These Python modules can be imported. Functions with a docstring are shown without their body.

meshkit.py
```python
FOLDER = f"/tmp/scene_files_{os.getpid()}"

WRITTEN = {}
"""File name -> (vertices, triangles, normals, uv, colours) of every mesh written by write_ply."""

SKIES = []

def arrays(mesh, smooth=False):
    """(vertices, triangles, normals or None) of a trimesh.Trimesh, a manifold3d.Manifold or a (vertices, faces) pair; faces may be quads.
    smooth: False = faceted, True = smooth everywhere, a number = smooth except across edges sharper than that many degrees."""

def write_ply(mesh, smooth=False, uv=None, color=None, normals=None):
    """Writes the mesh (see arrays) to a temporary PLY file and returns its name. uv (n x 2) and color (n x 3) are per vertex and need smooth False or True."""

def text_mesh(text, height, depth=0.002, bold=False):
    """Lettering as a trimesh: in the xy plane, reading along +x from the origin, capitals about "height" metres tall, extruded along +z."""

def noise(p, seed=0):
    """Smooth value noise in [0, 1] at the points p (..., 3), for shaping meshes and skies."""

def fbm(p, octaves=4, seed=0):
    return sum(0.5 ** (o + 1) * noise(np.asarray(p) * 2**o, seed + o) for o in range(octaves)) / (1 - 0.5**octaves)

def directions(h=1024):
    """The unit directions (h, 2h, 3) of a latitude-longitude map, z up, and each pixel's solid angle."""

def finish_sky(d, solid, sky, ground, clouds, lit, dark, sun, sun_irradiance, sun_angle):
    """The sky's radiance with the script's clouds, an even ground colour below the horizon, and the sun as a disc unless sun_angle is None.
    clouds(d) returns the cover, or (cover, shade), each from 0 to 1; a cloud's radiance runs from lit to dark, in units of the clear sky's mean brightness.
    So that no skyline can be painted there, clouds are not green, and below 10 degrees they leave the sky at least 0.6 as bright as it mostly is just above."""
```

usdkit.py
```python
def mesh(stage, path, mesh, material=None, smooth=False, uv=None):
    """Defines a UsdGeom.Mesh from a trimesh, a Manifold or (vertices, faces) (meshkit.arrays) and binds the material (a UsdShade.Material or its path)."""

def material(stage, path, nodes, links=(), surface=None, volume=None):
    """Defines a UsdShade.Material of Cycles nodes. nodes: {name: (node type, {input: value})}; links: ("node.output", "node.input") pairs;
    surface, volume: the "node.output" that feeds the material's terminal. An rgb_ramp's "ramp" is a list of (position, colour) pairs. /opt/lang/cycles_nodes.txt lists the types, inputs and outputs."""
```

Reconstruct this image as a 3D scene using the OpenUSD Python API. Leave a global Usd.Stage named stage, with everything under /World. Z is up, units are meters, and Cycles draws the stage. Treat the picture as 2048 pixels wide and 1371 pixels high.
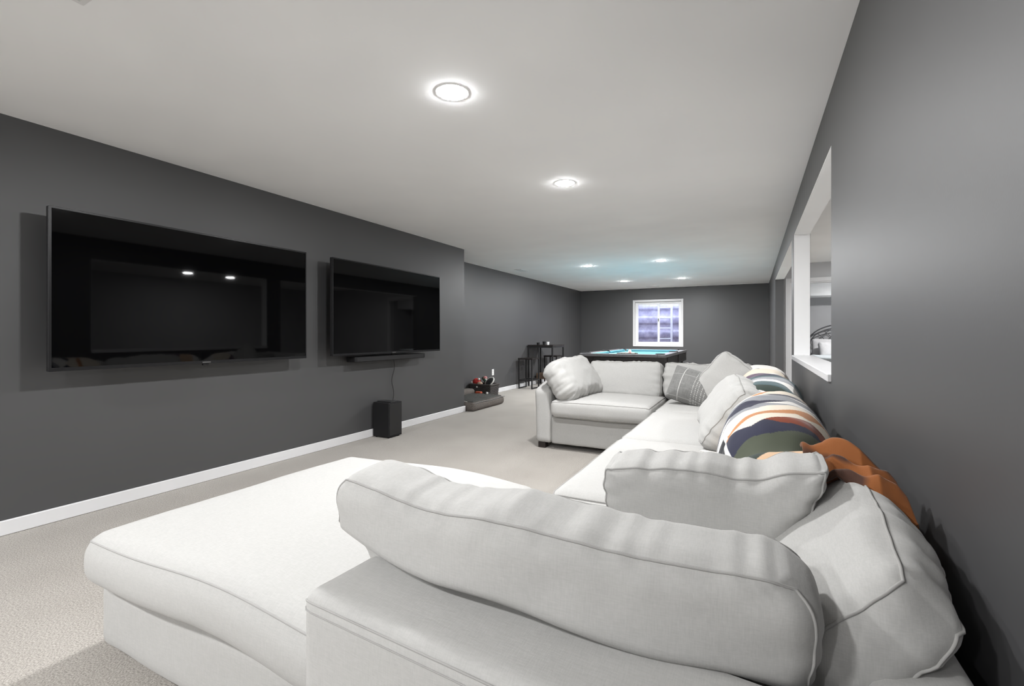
import math, numpy as np, trimesh, manifold3d as m3, usdkit
from meshkit import noise, fbm, text_mesh
from pxr import Usd, UsdGeom, UsdLux, UsdShade, Gf, Sdf, Vt

# ------------------------------------------------------------------ camera, sky, light, exposure
stage = Usd.Stage.CreateInMemory()
UsdGeom.SetStageUpAxis(stage, 'Z'); UsdGeom.SetStageMetersPerUnit(stage, 1.0)
UsdGeom.Xform.Define(stage, '/World')
UsdGeom.Scope.Define(stage, '/World/Looks')
FPX, W = 935.0, 2048.0
CAMH, HORIZON = 1.165, 668.0
YAW = math.atan(481 / FPX)                       # the camera looks this far left of the room's long axis
cam = UsdGeom.Camera.Define(stage, '/World/camera')
cam.CreateHorizontalApertureAttr(36.0)
cam.CreateVerticalApertureAttr(36.0 * 1371 / 2048)
cam.CreateFocalLengthAttr(36.0 * FPX / W)
cam.CreateVerticalApertureOffsetAttr(-(685.5 - HORIZON) / W * 36.0)
cam.CreateClippingRangeAttr(Gf.Vec2f(0.03, 200))
cam.AddTranslateOp().Set(Gf.Vec3d(0, 0, CAMH))
cam.AddRotateXYZOp().Set(Gf.Vec3f(90, 0, math.degrees(YAW)))
EXPOSURE = 0.24
LAMP = 750.0            # radiance of the recessed lamps' lenses
cam.CreateExposureAttr(EXPOSURE)
sky = UsdLux.DomeLight.Define(stage, '/World/sky')
sky.CreateIntensityAttr(5.0)
sky.CreateColorAttr(Gf.Vec3f(0.72, 0.86, 1.0))

# ------------------------------------------------------------------ helpers
taken, LOC = {}, {}
def numbered(path):
    if path not in taken:
        taken[path] = 0
        return path
    taken[path] += 1
    return f'{path}_{taken[path]:03d}'
def tag(p, label=None, cat=None, group=None, kind=None):
    p = p.GetPrim() if hasattr(p, 'GetPrim') else p
    for k, v in (('label', label), ('category', cat), ('group', group), ('kind', kind)):
        if v: p.SetCustomDataByKey(k, v)
    return p
def thing(name, label, cat, loc=(0, 0, 0), rotz=0.0, group=None, kind=None):
    path = numbered('/World/' + name)
    x = UsdGeom.Xform.Define(stage, path)
    x.AddTranslateOp().Set(Gf.Vec3d(*map(float, loc)))
    if rotz: x.AddRotateZOp().Set(float(rotz))
    LOC[path] = np.array(loc, float)
    return tag(x.GetPrim(), label, cat, group, kind)
def obj(name, mesh, mat, parent=None, smooth=35, local=False, label=None, colors=None):
    """one Mesh prim; under a thing, mesh is in world axes unless local"""
    base = parent.GetPath().pathString if parent is not None else '/World'
    path = numbered(base + '/' + name)
    v, f = arr(mesh)
    root = base
    if parent is not None and not local:
        while root not in LOC: root = root.rsplit('/', 1)[0]
        v = v - LOC[root]
    m = usdkit.mesh(stage, path, (v, f), M[mat], smooth=True if colors is not None else smooth)
    if colors is not None:
        UsdGeom.PrimvarsAPI(m).CreatePrimvar('tint', Sdf.ValueTypeNames.Color3fArray, 'vertex').Set(Vt.Vec3fArray.FromNumpy(np.asarray(colors, np.float32)))
    p = m.GetPrim()
    if label: p.SetCustomDataByKey('label', label)
    return p
def struct(name, mesh, mat, smooth=35):
    p = obj(name, mesh, mat, None, smooth)
    return tag(p, kind='structure')
def copy_of(src, loc, rotz, label, group=None):
    name = src.GetName()
    while name[-4:-3] == '_' and name[-3:].isdigit(): name = name[:-4]
    path = numbered('/World/' + name)
    x = UsdGeom.Xform.Define(stage, path)
    x.GetPrim().GetReferences().AddInternalReference(src.GetPath())
    x.GetPrim().SetInstanceable(True)
    x.ClearXformOpOrder()
    t = x.GetPrim().GetAttribute('xformOp:translate')
    t.Set(Gf.Vec3d(*map(float, loc)))
    r = x.GetPrim().GetAttribute('xformOp:rotateZ')
    order = ['xformOp:translate']
    if not r: r = x.GetPrim().CreateAttribute('xformOp:rotateZ', Sdf.ValueTypeNames.Float)
    r.Set(float(rotz)); order.append('xformOp:rotateZ')
    x.GetXformOpOrderAttr().Set(order)
    return tag(x.GetPrim(), label, src.GetCustomDataByKey('category'), group or src.GetCustomDataByKey('group'))
def arr(mesh):
    if hasattr(mesh, 'to_mesh'):
        k = mesh.to_mesh(); return np.array(k.vert_properties[:, :3], float), np.array(k.tri_verts, int)
    if isinstance(mesh, (tuple, list)):
        v, f = np.asarray(mesh[0], float), np.asarray(mesh[1], int)
        if f.shape[1] == 4: f = np.vstack([f[:, [0, 1, 2]], f[:, [0, 2, 3]]])
        return v, f
    return np.array(mesh.vertices, float), np.array(mesh.faces, int)
def join(*ms):
    vs, fs, n = [], [], 0
    for m in ms:
        v, f = arr(m); vs.append(v); fs.append(f + n); n += len(v)
    return np.vstack(vs), np.vstack(fs)
def bx(x0, x1, y0, y1, z0, z1, bev=0.0):
    """a box, its edges chamfered when bev is given"""
    if bev <= 0:
        return m3.Manifold.cube((x1 - x0, y1 - y0, z1 - z0)).translate((x0, y0, z0))
    pts = []
    for sx in (0, 1):
        for sy in (0, 1):
            for sz in (0, 1):
                c = np.array([(x0, x1)[sx], (y0, y1)[sy], (z0, z1)[sz]], float)
                d = np.array([1 - 2 * sx, 1 - 2 * sy, 1 - 2 * sz]) * bev
                for k in range(3):
                    e = d.copy(); e[k] = 0; pts.append(c + e)
    return m3.Manifold.hull_points(np.array(pts))
def rbox(x0, x1, y0, y1, z0, z1, r=.02, n=4):
    """rounded box: hull of eight spheres"""
    s = trimesh.creation.icosphere(subdivisions=2, radius=r).vertices
    pts = [s + [x, y, z] for x in (x0 + r, x1 - r) for y in (y0 + r, y1 - r) for z in (z0 + r, z1 - r)]
    return m3.Manifold.hull_points(np.vstack(pts))
def cyl(x, y, z0, z1, r, n=32, r2=None):
    return m3.Manifold.cylinder(z1 - z0, r, r if r2 is None else r2, n).translate((x, y, z0))
def ball(c, r, sub=2, scale=(1, 1, 1)):
    s = trimesh.creation.icosphere(subdivisions=sub, radius=r)
    return s.vertices * np.array(scale) + np.array(c), s.faces
def bar(a, b, w, w2=None):
    """square bar between two points"""
    a, b = np.array(a, float), np.array(b, float); w2 = w2 or w
    d = b - a; L = np.linalg.norm(d); d = d / L
    up = np.array([0, 0, 1.0]) if abs(d[2]) < .9 else np.array([0, 1.0, 0])
    s = np.cross(d, up); s /= np.linalg.norm(s); t = np.cross(s, d)
    v = [p + s * i * w / 2 + t * j * w2 / 2 for p in (a, b) for i, j in ((-1, -1), (1, -1), (1, 1), (-1, 1))]
    f = [(3, 2, 1, 0), (4, 5, 6, 7)] + [(k, (k + 1) % 4, (k + 1) % 4 + 4, k + 4) for k in range(4)]
    return np.array(v), np.array(f)
def tube(P, r, n=8, closed=False):
    P = np.asarray(P, float); N = len(P)
    T = (np.roll(P, -1, 0) - np.roll(P, 1, 0)) if closed else np.gradient(P, axis=0)
    T /= np.maximum(np.linalg.norm(T, axis=1, keepdims=True), 1e-9)
    u = np.cross(T[0], [0.3, 0.5, 0.8]); u /= np.linalg.norm(u)
    rings = []
    for i in range(N):
        u = u - T[i] * (u @ T[i]); u /= np.linalg.norm(u); w = np.cross(T[i], u)
        a = np.arange(n) * 2 * np.pi / n
        rr = r[i] if np.ndim(r) else r
        rings.append(P[i] + rr * (np.cos(a)[:, None] * u + np.sin(a)[:, None] * w))
    f = []
    for i in range(N if closed else N - 1):
        j = (i + 1) % N
        off = 0
        if closed and j == 0:                                # match the seam ring
            off = int(np.argmin(np.linalg.norm(rings[0] - rings[i][0], axis=1)))
        for k in range(n):
            k2 = (k + 1) % n
            f.append((i * n + k, i * n + k2, j * n + (k2 + off) % n, j * n + (k + off) % n))
    v = np.vstack(rings)
    if not closed:
        c0, c1 = len(v), len(v) + 1
        v = np.vstack([v, P[:1], P[-1:]])
        f = [t for q in f for t in ((q[0], q[1], q[2]), (q[0], q[2], q[3]))]
        f += [(c0, (k + 1) % n, k) for k in range(n)] + [(c1, (N - 1) * n + k, (N - 1) * n + (k + 1) % n) for k in range(n)]
    return v, np.array(f)
def rot(rx=0, ry=0, rz=0):
    rx, ry, rz = map(math.radians, (rx, ry, rz))
    X = np.array([[1, 0, 0], [0, math.cos(rx), -math.sin(rx)], [0, math.sin(rx), math.cos(rx)]])
    Y = np.array([[math.cos(ry), 0, math.sin(ry)], [0, 1, 0], [-math.sin(ry), 0, math.cos(ry)]])
    Z = np.array([[math.cos(rz), -math.sin(rz), 0], [math.sin(rz), math.cos(rz), 0], [0, 0, 1]])
    return Z @ Y @ X
def moved(mesh, loc=(0, 0, 0), rx=0, ry=0, rz=0, scale=1):
    v, f = arr(mesh)
    return (v * scale) @ rot(rx, ry, rz).T + np.array(loc, float), f
def grid_cube(dims, res):
    """surface of the cube [-1,1]^3 cut into cells about res metres wide on a box of half sizes dims"""
    vs, fs, n = [], [], 0
    cnt = [max(4, int(round(2 * d / res))) for d in dims]
    for ax in range(3):
        i, j = (ax + 1) % 3, (ax + 2) % 3
        a, b = np.linspace(-1, 1, cnt[i] + 1), np.linspace(-1, 1, cnt[j] + 1)
        A, B = np.meshgrid(a, b, indexing='ij')
        for s in (-1, 1):
            p = np.zeros(A.shape + (3,)); p[..., ax] = s; p[..., i] = A; p[..., j] = B
            ids = np.arange(A.size).reshape(A.shape) + n
            q = np.stack([ids[:-1, :-1], ids[1:, :-1], ids[1:, 1:], ids[:-1, 1:]], -1).reshape(-1, 4)
            if s < 0: q = q[:, ::-1]
            vs.append(p.reshape(-1, 3)); fs.append(q); n += A.size
    v, f = np.vstack(vs), np.vstack(fs)
    key = np.round(v * 1e5).astype(int)
    _, first, inv = np.unique(key, axis=0, return_index=True, return_inverse=True)
    return v[first], inv.ravel()[f]
class Cushion:
    """a soft upholstered cushion; thin axis t. map() takes cube points to the local surface, so that seams follow the same skin"""
    def __init__(s, L, D, H, thin=2, r=.05, crown=.25, wr=.006, freq=(5, 5, 5), seed=0, bulge=.0, deform=None, pinch=0.0, gather=0.0, soft=0.0):
        s.soft = soft
        s.d = np.array([L, D, H]) / 2; s.thin, s.r, s.crown, s.wr, s.freq, s.seed, s.bulge, s.deform, s.pinch, s.gather = thin, min(r, min(L, D, H) / 2 * .98), crown, wr, np.array(freq), seed, bulge, deform, pinch, gather
        s.M, s.T = np.eye(3), np.zeros(3)
    def place(s, loc, rx=0, ry=0, rz=0):
        s.M, s.T = rot(rx, ry, rz), np.array(loc, float); return s
    def map(s, p, off=0.0):
        q = p * s.d; inner = np.clip(q, -(s.d - s.r), s.d - s.r)
        n = q - inner; n /= np.maximum(np.linalg.norm(n, axis=1, keepdims=True), 1e-9)
        pos = inner + s.r * n
        i, j = [k for k in range(3) if k != s.thin]
        a, b = pos[:, i] / s.d[i], pos[:, j] / s.d[j]
        dome = np.clip(1 - a ** 2, 0, 1) ** .8 * np.clip(1 - b ** 2, 0, 1) ** .8
        pos[:, s.thin] *= 1 - s.pinch * np.clip(np.maximum(abs(a), abs(b)), 0, 1) ** 4 + s.crown * dome
        f_ = 1 - s.soft * (abs(a) * abs(b)) ** 5
        pos[:, i] *= f_; pos[:, j] *= f_
        pos[:, i] += s.bulge * np.sign(a) * np.clip(1 - b ** 2, 0, 1) * abs(a) ** 3
        pos[:, j] += s.bulge * np.sign(b) * np.clip(1 - a ** 2, 0, 1) * abs(b) ** 3
        w = (fbm(pos * s.freq + s.seed * 7.3 + 50, 3, s.seed) - .5) * 2
        pos = pos + n * (w * s.wr)[:, None]
        if s.gather:                                             # short creases running in from the seams
            edge = np.clip(np.maximum(abs(a), abs(b)) - .55, 0, 1) / .45
            along = np.where(abs(a) > abs(b), pos[:, j], pos[:, i])
            g = (.35 + 1.1 * noise(np.stack([along * 4 + 31, abs(a), abs(b)], 1), s.seed + 9)) * (noise(np.stack([along * 17 + 1.2 * abs(a) + s.seed, abs(a) * 4.5 + 9, abs(b) * 4.5 + 4], 1), s.seed + 3) - .5)
            g = g + .45 * (noise(np.stack([along * 41 + s.seed, abs(a) * 2 + 3, abs(b) * 2 + 8], 1), s.seed + 5) - .5) * edge
            pos = pos + n * (g * s.gather * edge)[:, None]
        pos = pos + n * off
        if s.deform is not None: pos = s.deform(pos)
        return pos @ s.M.T + s.T
    def mesh(s, res=.02):
        v, f = grid_cube(s.d, res)
        return s.map(v), f
    def seam(s, side=1, k=1.0, r=.0032, step=.012, off=.0006):
        """welt round the rim between the gusset and one of the big faces"""
        i, j = [x for x in range(3) if x != s.thin]
        P = []
        n1, n2 = int(2 * s.d[i] / step), int(2 * s.d[j] / step)
        t1, t2 = np.linspace(-1, 1, n1, endpoint=False), np.linspace(-1, 1, n2, endpoint=False)
        for a, b in [(t1, -1), (1, t2), (-t1, 1), (-1, -t2)]:
            a, b = np.broadcast_arrays(a, b)
            p = np.zeros((len(a), 3)); p[:, i] = a; p[:, j] = b; p[:, s.thin] = side * k; P.append(p)
        P = s.map(np.vstack(P), off)
        return tube(P, r, 6, closed=True)
def sheet(P, th):
    """closed slab from a grid of points P (n, m, 3), th thick towards its back"""
    n, m = P.shape[:2]
    du, dv = np.gradient(P, axis=0), np.gradient(P, axis=1)
    N = np.cross(du, dv); N /= np.maximum(np.linalg.norm(N, axis=2, keepdims=True), 1e-9)
    v = np.vstack([P.reshape(-1, 3), (P - N * th).reshape(-1, 3)])
    ids = np.arange(n * m).reshape(n, m)
    top = np.stack([ids[:-1, :-1], ids[1:, :-1], ids[1:, 1:], ids[:-1, 1:]], -1).reshape(-1, 4)
    f = [top, top[:, ::-1] + n * m]
    rim = np.concatenate([ids[:, 0], ids[-1, 1:], ids[-2::-1, -1], ids[0, -2:0:-1]])
    nx = np.roll(rim, -1)
    f.append(np.stack([nx, rim, rim + n * m, nx + n * m], 1))
    return v, np.vstack(f)

# ------------------------------------------------------------------ materials
M = {}
def mat(name, nodes, links=(), surface='p.BSDF', **kw):
    M[name] = usdkit.material(stage, '/World/Looks/' + name, nodes, links, surface=surface, **kw)
def plain(name, col, rough=.5, spec=.5, metal=0.0, **kw):
    mat(name, {'p': ('principled_bsdf', dict(base_color=col, roughness=rough, specular_ior_level=spec, metallic=metal, **kw))})
def speckled(name, c1, c2, scale, rough=.6, spec=.3, bump=0.0, dist=.002, stretch=(1, 1, 1), detail=3, **kw):
    nodes = {'t': ('texture_coordinate', {}), 'm': ('mapping', dict(scale=stretch)), 'n': ('noise_texture', dict(scale=scale, detail=float(detail), roughness=.6)),
             'r': ('rgb_ramp', dict(ramp=[(.3, c1), (.7, c2)])), 'p': ('principled_bsdf', dict(roughness=rough, specular_ior_level=spec, **kw))}
    links = [('t.object', 'm.vector'), ('m.vector', 'n.vector'), ('n.fac', 'r.fac'), ('r.color', 'p.base_color')]
    if bump:
        nodes['b'] = ('bump', dict(strength=bump, distance=dist)); links += [('n.fac', 'b.height'), ('b.normal', 'p.normal')]
    mat(name, nodes, links)
def paint(name, col, rough, spec, bump=.06):
    c2 = tuple(x * 1.05 for x in col)
    mat(name, {'g': ('geometry', {}), 'n': ('noise_texture', dict(scale=180., detail=2.)), 'k': ('noise_texture', dict(scale=1.6, detail=2.)),
               'r': ('rgb_ramp', dict(ramp=[(.35, col), (.65, c2)])), 'b': ('bump', dict(strength=bump, distance=.001)),
               'p': ('principled_bsdf', dict(roughness=rough, specular_ior_level=spec))},
        [('g.position', 'n.vector'), ('g.position', 'k.vector'), ('k.fac', 'r.fac'), ('r.color', 'p.base_color'), ('n.fac', 'b.height'), ('b.normal', 'p.normal')])
paint('wall_paint', (.054, .054, .056), .50, .8)
paint('hall_paint', (.50, .50, .51), .5, .3)
paint('ceiling_paint', (.945, .95, .955), .8, .1)
paint('trim_paint', (.68, .68, .69), .35, .45, .02)
def fabric(name, col, weave=420.0, bump=.3):
    c1, c2 = tuple(x * .95 for x in col), tuple(min(1, x * 1.04) for x in col)
    mat(name, {'t': ('texture_coordinate', {}), 'm1': ('mapping', dict(scale=(weave, weave * .12, weave * .12))), 'm2': ('mapping', dict(scale=(weave * .12, weave * .5, weave))),
               'n1': ('noise_texture', dict(scale=1., detail=2.)), 'n2': ('noise_texture', dict(scale=1., detail=2.)), 'a': ('math', dict(math_type='add')),
               'h': ('math', dict(math_type='multiply', value2=.5)), 'r': ('rgb_ramp', dict(ramp=[(.36, c1), (.64, c2)])),
               'b': ('bump', dict(strength=bump, distance=.0012)),
               'p': ('principled_bsdf', dict(roughness=.9, specular_ior_level=.15, sheen_weight=.12, sheen_roughness=.5))},
        [('t.object', 'm1.vector'), ('t.object', 'm2.vector'), ('m1.vector', 'n1.vector'), ('m2.vector', 'n2.vector'), ('n1.fac', 'a.value1'), ('n2.fac', 'a.value2'),
         ('a.value', 'h.value1'), ('h.value', 'r.fac'), ('r.color', 'p.base_color'), ('h.value', 'b.height'), ('b.normal', 'p.normal')])
fabric('white_fabric', (.435, .431, .419))
fabric('grey_fabric', (.60, .592, .57))
plain('seam_thread', (.35, .345, .335), .9, .1)
mat('carpet', {'g': ('geometry', {}), 'n': ('noise_texture', dict(scale=165., detail=3., roughness=.75)), 'k': ('noise_texture', dict(scale=2.2, detail=2.)),
               'r': ('rgb_ramp', dict(ramp=[(.32, (.175, .160, .143)), (.68, (.535, .503, .460))])), 'r2': ('rgb_ramp', dict(ramp=[(.30, (.90, .895, .89)), (.70, (1, 1, 1))])),
               'x': ('mix', dict(mix_type='multiply', fac=1.)), 'b': ('bump', dict(strength=.5, distance=.005)),
               'p': ('principled_bsdf', dict(roughness=.95, specular_ior_level=.05, sheen_weight=.2))},
    [('g.position', 'n.vector'), ('g.position', 'k.vector'), ('n.fac', 'r.fac'), ('k.fac', 'r2.fac'), ('r.color', 'x.color1'), ('r2.color', 'x.color2'), ('x.color', 'p.base_color'), ('n.fac', 'b.height'), ('b.normal', 'p.normal')])
plain('black_plastic', (.012, .012, .013), .35, .5)
plain('black_matte', (.010, .010, .011), .75, .3)
plain('screen', (.0012, .0012, .0014), .03, .17)
plain('bezel', (.006, .006, .007), .35, .3)
plain('grey_mark', (.07, .07, .07), .4)
plain('black_metal', (.014, .014, .015), .45, .5)
speckled('dark_wood', (.010, .008, .008), (.022, .017, .016), 6, .35, .5, stretch=(1, 8, 8))
speckled('brown_wood', (.07, .045, .03), (.12, .08, .055), 6, .5, .4, stretch=(1, 8, 8))
plain('espresso', (.018, .013, .011), .5, .4)
speckled('felt', (.115, .29, .345), (.125, .32, .38), 400, .95, .05)
speckled('rail_top', (.16, .16, .17), (.20, .20, .21), 30, .25, .6)
plain('ivory', (.80, .78, .74), .2, .5)
plain('red_ball', (.45, .03, .03), .25, .5)
plain('white_plastic', (.80, .80, .80), .4, .4)
plain('slot_grey', (.12, .12, .12), .5)
mat('lamp_lens', {'e': ('emission', dict(color=(.995, .997, 1.0), strength=LAMP))}, surface='e.emission')
mat('lamp_lens_far', {'e': ('emission', dict(color=(.995, .997, 1.0), strength=LAMP * 1.3))}, surface='e.emission')
mat('bedroom_lens', {'e': ('emission', dict(color=(1.0, .998, .995), strength=LAMP * 1.1))}, surface='e.emission')
mat('hall_lens', {'e': ('emission', dict(color=(.995, .997, 1.0), strength=LAMP * .65))}, surface='e.emission')
mat('glass', {'t': ('transparent_bsdf', dict(color=(.97, .98, .98))), 'g': ('glossy_bsdf', dict(roughness=.0, color=(1, 1, 1))), 'f': ('fresnel', dict(IOR=1.45)), 'x': ('mix_closure', {})},
    [('f.fac', 'x.fac'), ('t.BSDF', 'x.closure1'), ('g.BSDF', 'x.closure2')], surface='x.closure')
plain('vinyl', (.86, .87, .88), .35, .45)
speckled('well_liner', (.20, .17, .26), (.42, .38, .50), 5, .55, .4)
speckled('well_stone', (.28, .24, .20), (.50, .46, .42), 9, .9, .2)
plain('well_ladder', (.62, .60, .72), .45, .4)
speckled('dog_bed_top', (.055, .055, .052), (.095, .095, .09), 60, .95, .1, bump=.4)
speckled('dog_bed_side', (.10, .088, .08), (.17, .152, .14), 60, .95, .1, bump=.4)
plain('pale_piping', (.55, .52, .49), .8)
speckled('wicker', (.02, .018, .017), (.10, .09, .085), 60, .7, .3, stretch=(1, 1, 3), bump=.5)
plain('toy_red', (.42, .025, .02), .7); plain('toy_pink', (.45, .20, .20), .8); plain('toy_green', (.02, .06, .04), .7)
plain('toy_tan', (.42, .30, .22), .8); plain('toy_black', (.012, .012, .013), .6); plain('toy_white', (.7, .69, .66), .7); plain('toy_orange', (.38, .07, .03), .7)
mat('blanket_print', {'a': ('attribute', dict(attribute='tint')), 'g': ('geometry', {}), 'n': ('noise_texture', dict(scale=320., detail=2.)), 'b': ('bump', dict(strength=.25, distance=.0015)),
               'p': ('principled_bsdf', dict(roughness=.85, specular_ior_level=.15, sheen_weight=.15))},
    [('a.color', 'p.base_color'), ('g.position', 'n.vector'), ('n.fac', 'b.height'), ('b.normal', 'p.normal')])
plain('tag_white', (.72, .71, .69), .7); plain('tag_grey', (.30, .29, .27), .7)
plain('bed_iron', (.10, .10, .105), .45, .4, .3)
fabric('bed_linen', (.74, .73, .74), 200)
fabric('bed_blanket', (.66, .70, .72), 200)
plain('hinge_metal', (.30, .28, .25), .35, .5, .8)

# ------------------------------------------------------------------ the room
XL, XA, XR, YB, ZC = -3.86, -4.53, .365, 13.3, 2.44
YR, YS = -4.0, 5.93            # wall behind the camera, end of the nearer left wall
XI = .505                      # other face of the right wall
YH, XH = 9.85, 4.3             # end wall and right wall of the hall
floor = struct('floor', bx(-5.2, XH + .3, YR - .3, YB + .22, -.12, 0) + bx(.3, XH + .3, YB + .2, 14.6, -.12, 0), 'carpet')
lampspots = [(-1.41, 2.05), (-1.41, 3.715), (-2.735, 8.42), (-1.41, 8.40), (-2.745, 11.23), (-1.43, 11.23), (-1.41, -.95), (-2.74, -.95), (-1.41, -2.6), (-2.74, -2.6)]
struct('ceiling', bx(-5.2, XH + .3, YR - .3, YB + .22, ZC, ZC + .2) + bx(.3, XH + .3, YB + .2, 14.6, ZC, ZC + .2), 'ceiling_paint')
struct('wall_left', bx(XL - .9, XL, YR - .2, YS, 0, ZC), 'wall_paint')
struct('wall_recess', bx(XA - .2, XA, YS - .1, YB + .2, 0, ZC), 'wall_paint')
wx0, wx1, wz0, wz1 = -2.955, -1.70, .868, 2.075
struct('wall_back', bx(XA - .2, XI, YB, YB + .22, 0, ZC) - bx(wx0, wx1, YB - .1, YB + .4, wz0, wz1), 'wall_paint')
struct('wall_rear', bx(XL - .9, XI, YR - .2, YR, 0, ZC), 'hall_paint')
OY0, OY1, OZ0, OZ1 = 2.93, 5.43, .945, 2.155
DY0, DY1 = 5.70, 9.68
wr = bx(XR, XI, YR - .2, YB, 0, ZC) - bx(XR - .1, XI + .1, OY0, OY1, OZ0, OZ1) - bx(XR - .1, XI + .1, DY0, DY1, -.1, OZ1)
struct('wall_right', wr, 'wall_paint')
struct('trim_1', bx(XR - .018, XI + .02, OY0 + .002, OY1 - .002, OZ0 - .03, OZ0 + .012, .004), 'trim_paint')
lw = bx(XR + .002, XI - .002, OY0, OY1, OZ1 - .004, OZ1) + bx(XR + .002, XI - .002, OY1 - .004, OY1, OZ0 + .012, OZ1 - .004) + bx(XR + .002, XI - .002, OY0, OY0 + .004, OZ0 + .012, OZ1 - .004)
struct('trim_4', lw, 'ceiling_paint')
struct('trim_5', bx(XR + .002, XI - .002, DY0, DY1, OZ1 - .004, OZ1), 'ceiling_paint')
def skirting(name, x0, x1, y0, y1):
    struct(name, bx(x0, x1, y0, y1, 0, .088, .005), 'trim_paint')
skirting('baseboard_left', XL, XL + .016, YR, YS + .016)
skirting('baseboard_recess', XA, XA + .016, YS + .016, YB)
skirting('baseboard_back', XA + .016, XR, YB - .016, YB)
skirting('baseboard_right', XR - .016, XR, YR, DY0)
# hall and bedroom behind the right wall
struct('wall_hall_side', bx(XH, XH + .2, YR - .2, 14.5, 0, ZC), 'hall_paint')
struct('wall_hall_near', bx(XI, XH, YR - .2, YR, 0, ZC), 'hall_paint')
dx0, dx1, dz = .615, 1.45, 2.10
struct('wall_hall_end', bx(XI, XH, YH, YH + .13, 0, ZC) - bx(dx0, dx1, YH - .1, YH + .3, -.1, dz), 'hall_paint')
struct('wall_bedroom_back', bx(.3, XH + .2, 14.2, 14.4, 0, ZC), 'hall_paint')
struct('wall_bedroom_left', bx(.365, XI, YB + .22, 14.2, 0, ZC), 'hall_paint')
struct('trim_2', bx(XI, XH, 13.45, 14.2, 2.10, ZC), 'ceiling_paint')
d1 = thing('door_1', None, None, (dx0, YH, 0), kind='structure')
obj('casing', bx(dx0 - .085, dx0, YH - .018, YH, 0, dz + .075, .004), 'trim_paint', d1)
obj('casing', bx(dx1, dx1 + .085, YH - .018, YH, 0, dz + .075, .004), 'trim_paint', d1)
obj('casing', bx(dx0, dx1, YH - .018, YH, dz, dz + .075, .004), 'trim_paint', d1)
obj('jamb', bx(dx0, dx0 + .018, YH, YH + .13, 0, dz - .018), 'trim_paint', d1)
obj('jamb', bx(dx1 - .018, dx1, YH, YH + .13, 0, dz - .018), 'trim_paint', d1)
obj('jamb', bx(dx0, dx1, YH, YH + .13, dz - .018, dz), 'trim_paint', d1)
slab = obj('door_panel', bx(dx0 + .022, dx0 + .057, YH + .135, YH + .93, .01, dz - .03, .003), 'trim_paint', d1)
for z in (.28, 1.06, 1.84):
    obj('hinge', bx(dx0 + .018, dx0 + .024, YH + .06, YH + .125, z - .05, z + .05), 'hinge_metal', d1, label='dull metal hinge')

# window in the back wall, with its well outside
w = thing('window_1', None, None, ((wx0 + wx1) / 2, YB, wz0), kind='structure')
t = .062
ox0, ox1, oz0, oz1 = -3.0, -1.655, .824, 2.122
obj('casing', bx(ox0, wx0 + .012, YB - .02, YB, oz0, oz1, .004), 'trim_paint', w)
obj('casing', bx(wx1 - .012, ox1, YB - .02, YB, oz0, oz1, .004), 'trim_paint', w)
obj('casing', bx(wx0 + .012, wx1 - .012, YB - .02, YB, wz1 - .012, oz1, .004), 'trim_paint', w)
obj('casing', bx(wx0 + .012, wx1 - .012, YB - .02, YB, oz0, wz0 + .012, .004), 'trim_paint', w)
fy0, fy1 = YB + .06, YB + .14
ring = bx(wx0, wx1, fy0, fy1, wz0, wz1) - bx(wx0 + .05, wx1 - .05, fy0 - .1, fy1 + .1, wz0 + .05, wz1 - .05)
obj('window_frame', ring, 'vinyl', w)
xm = -2.315
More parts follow.
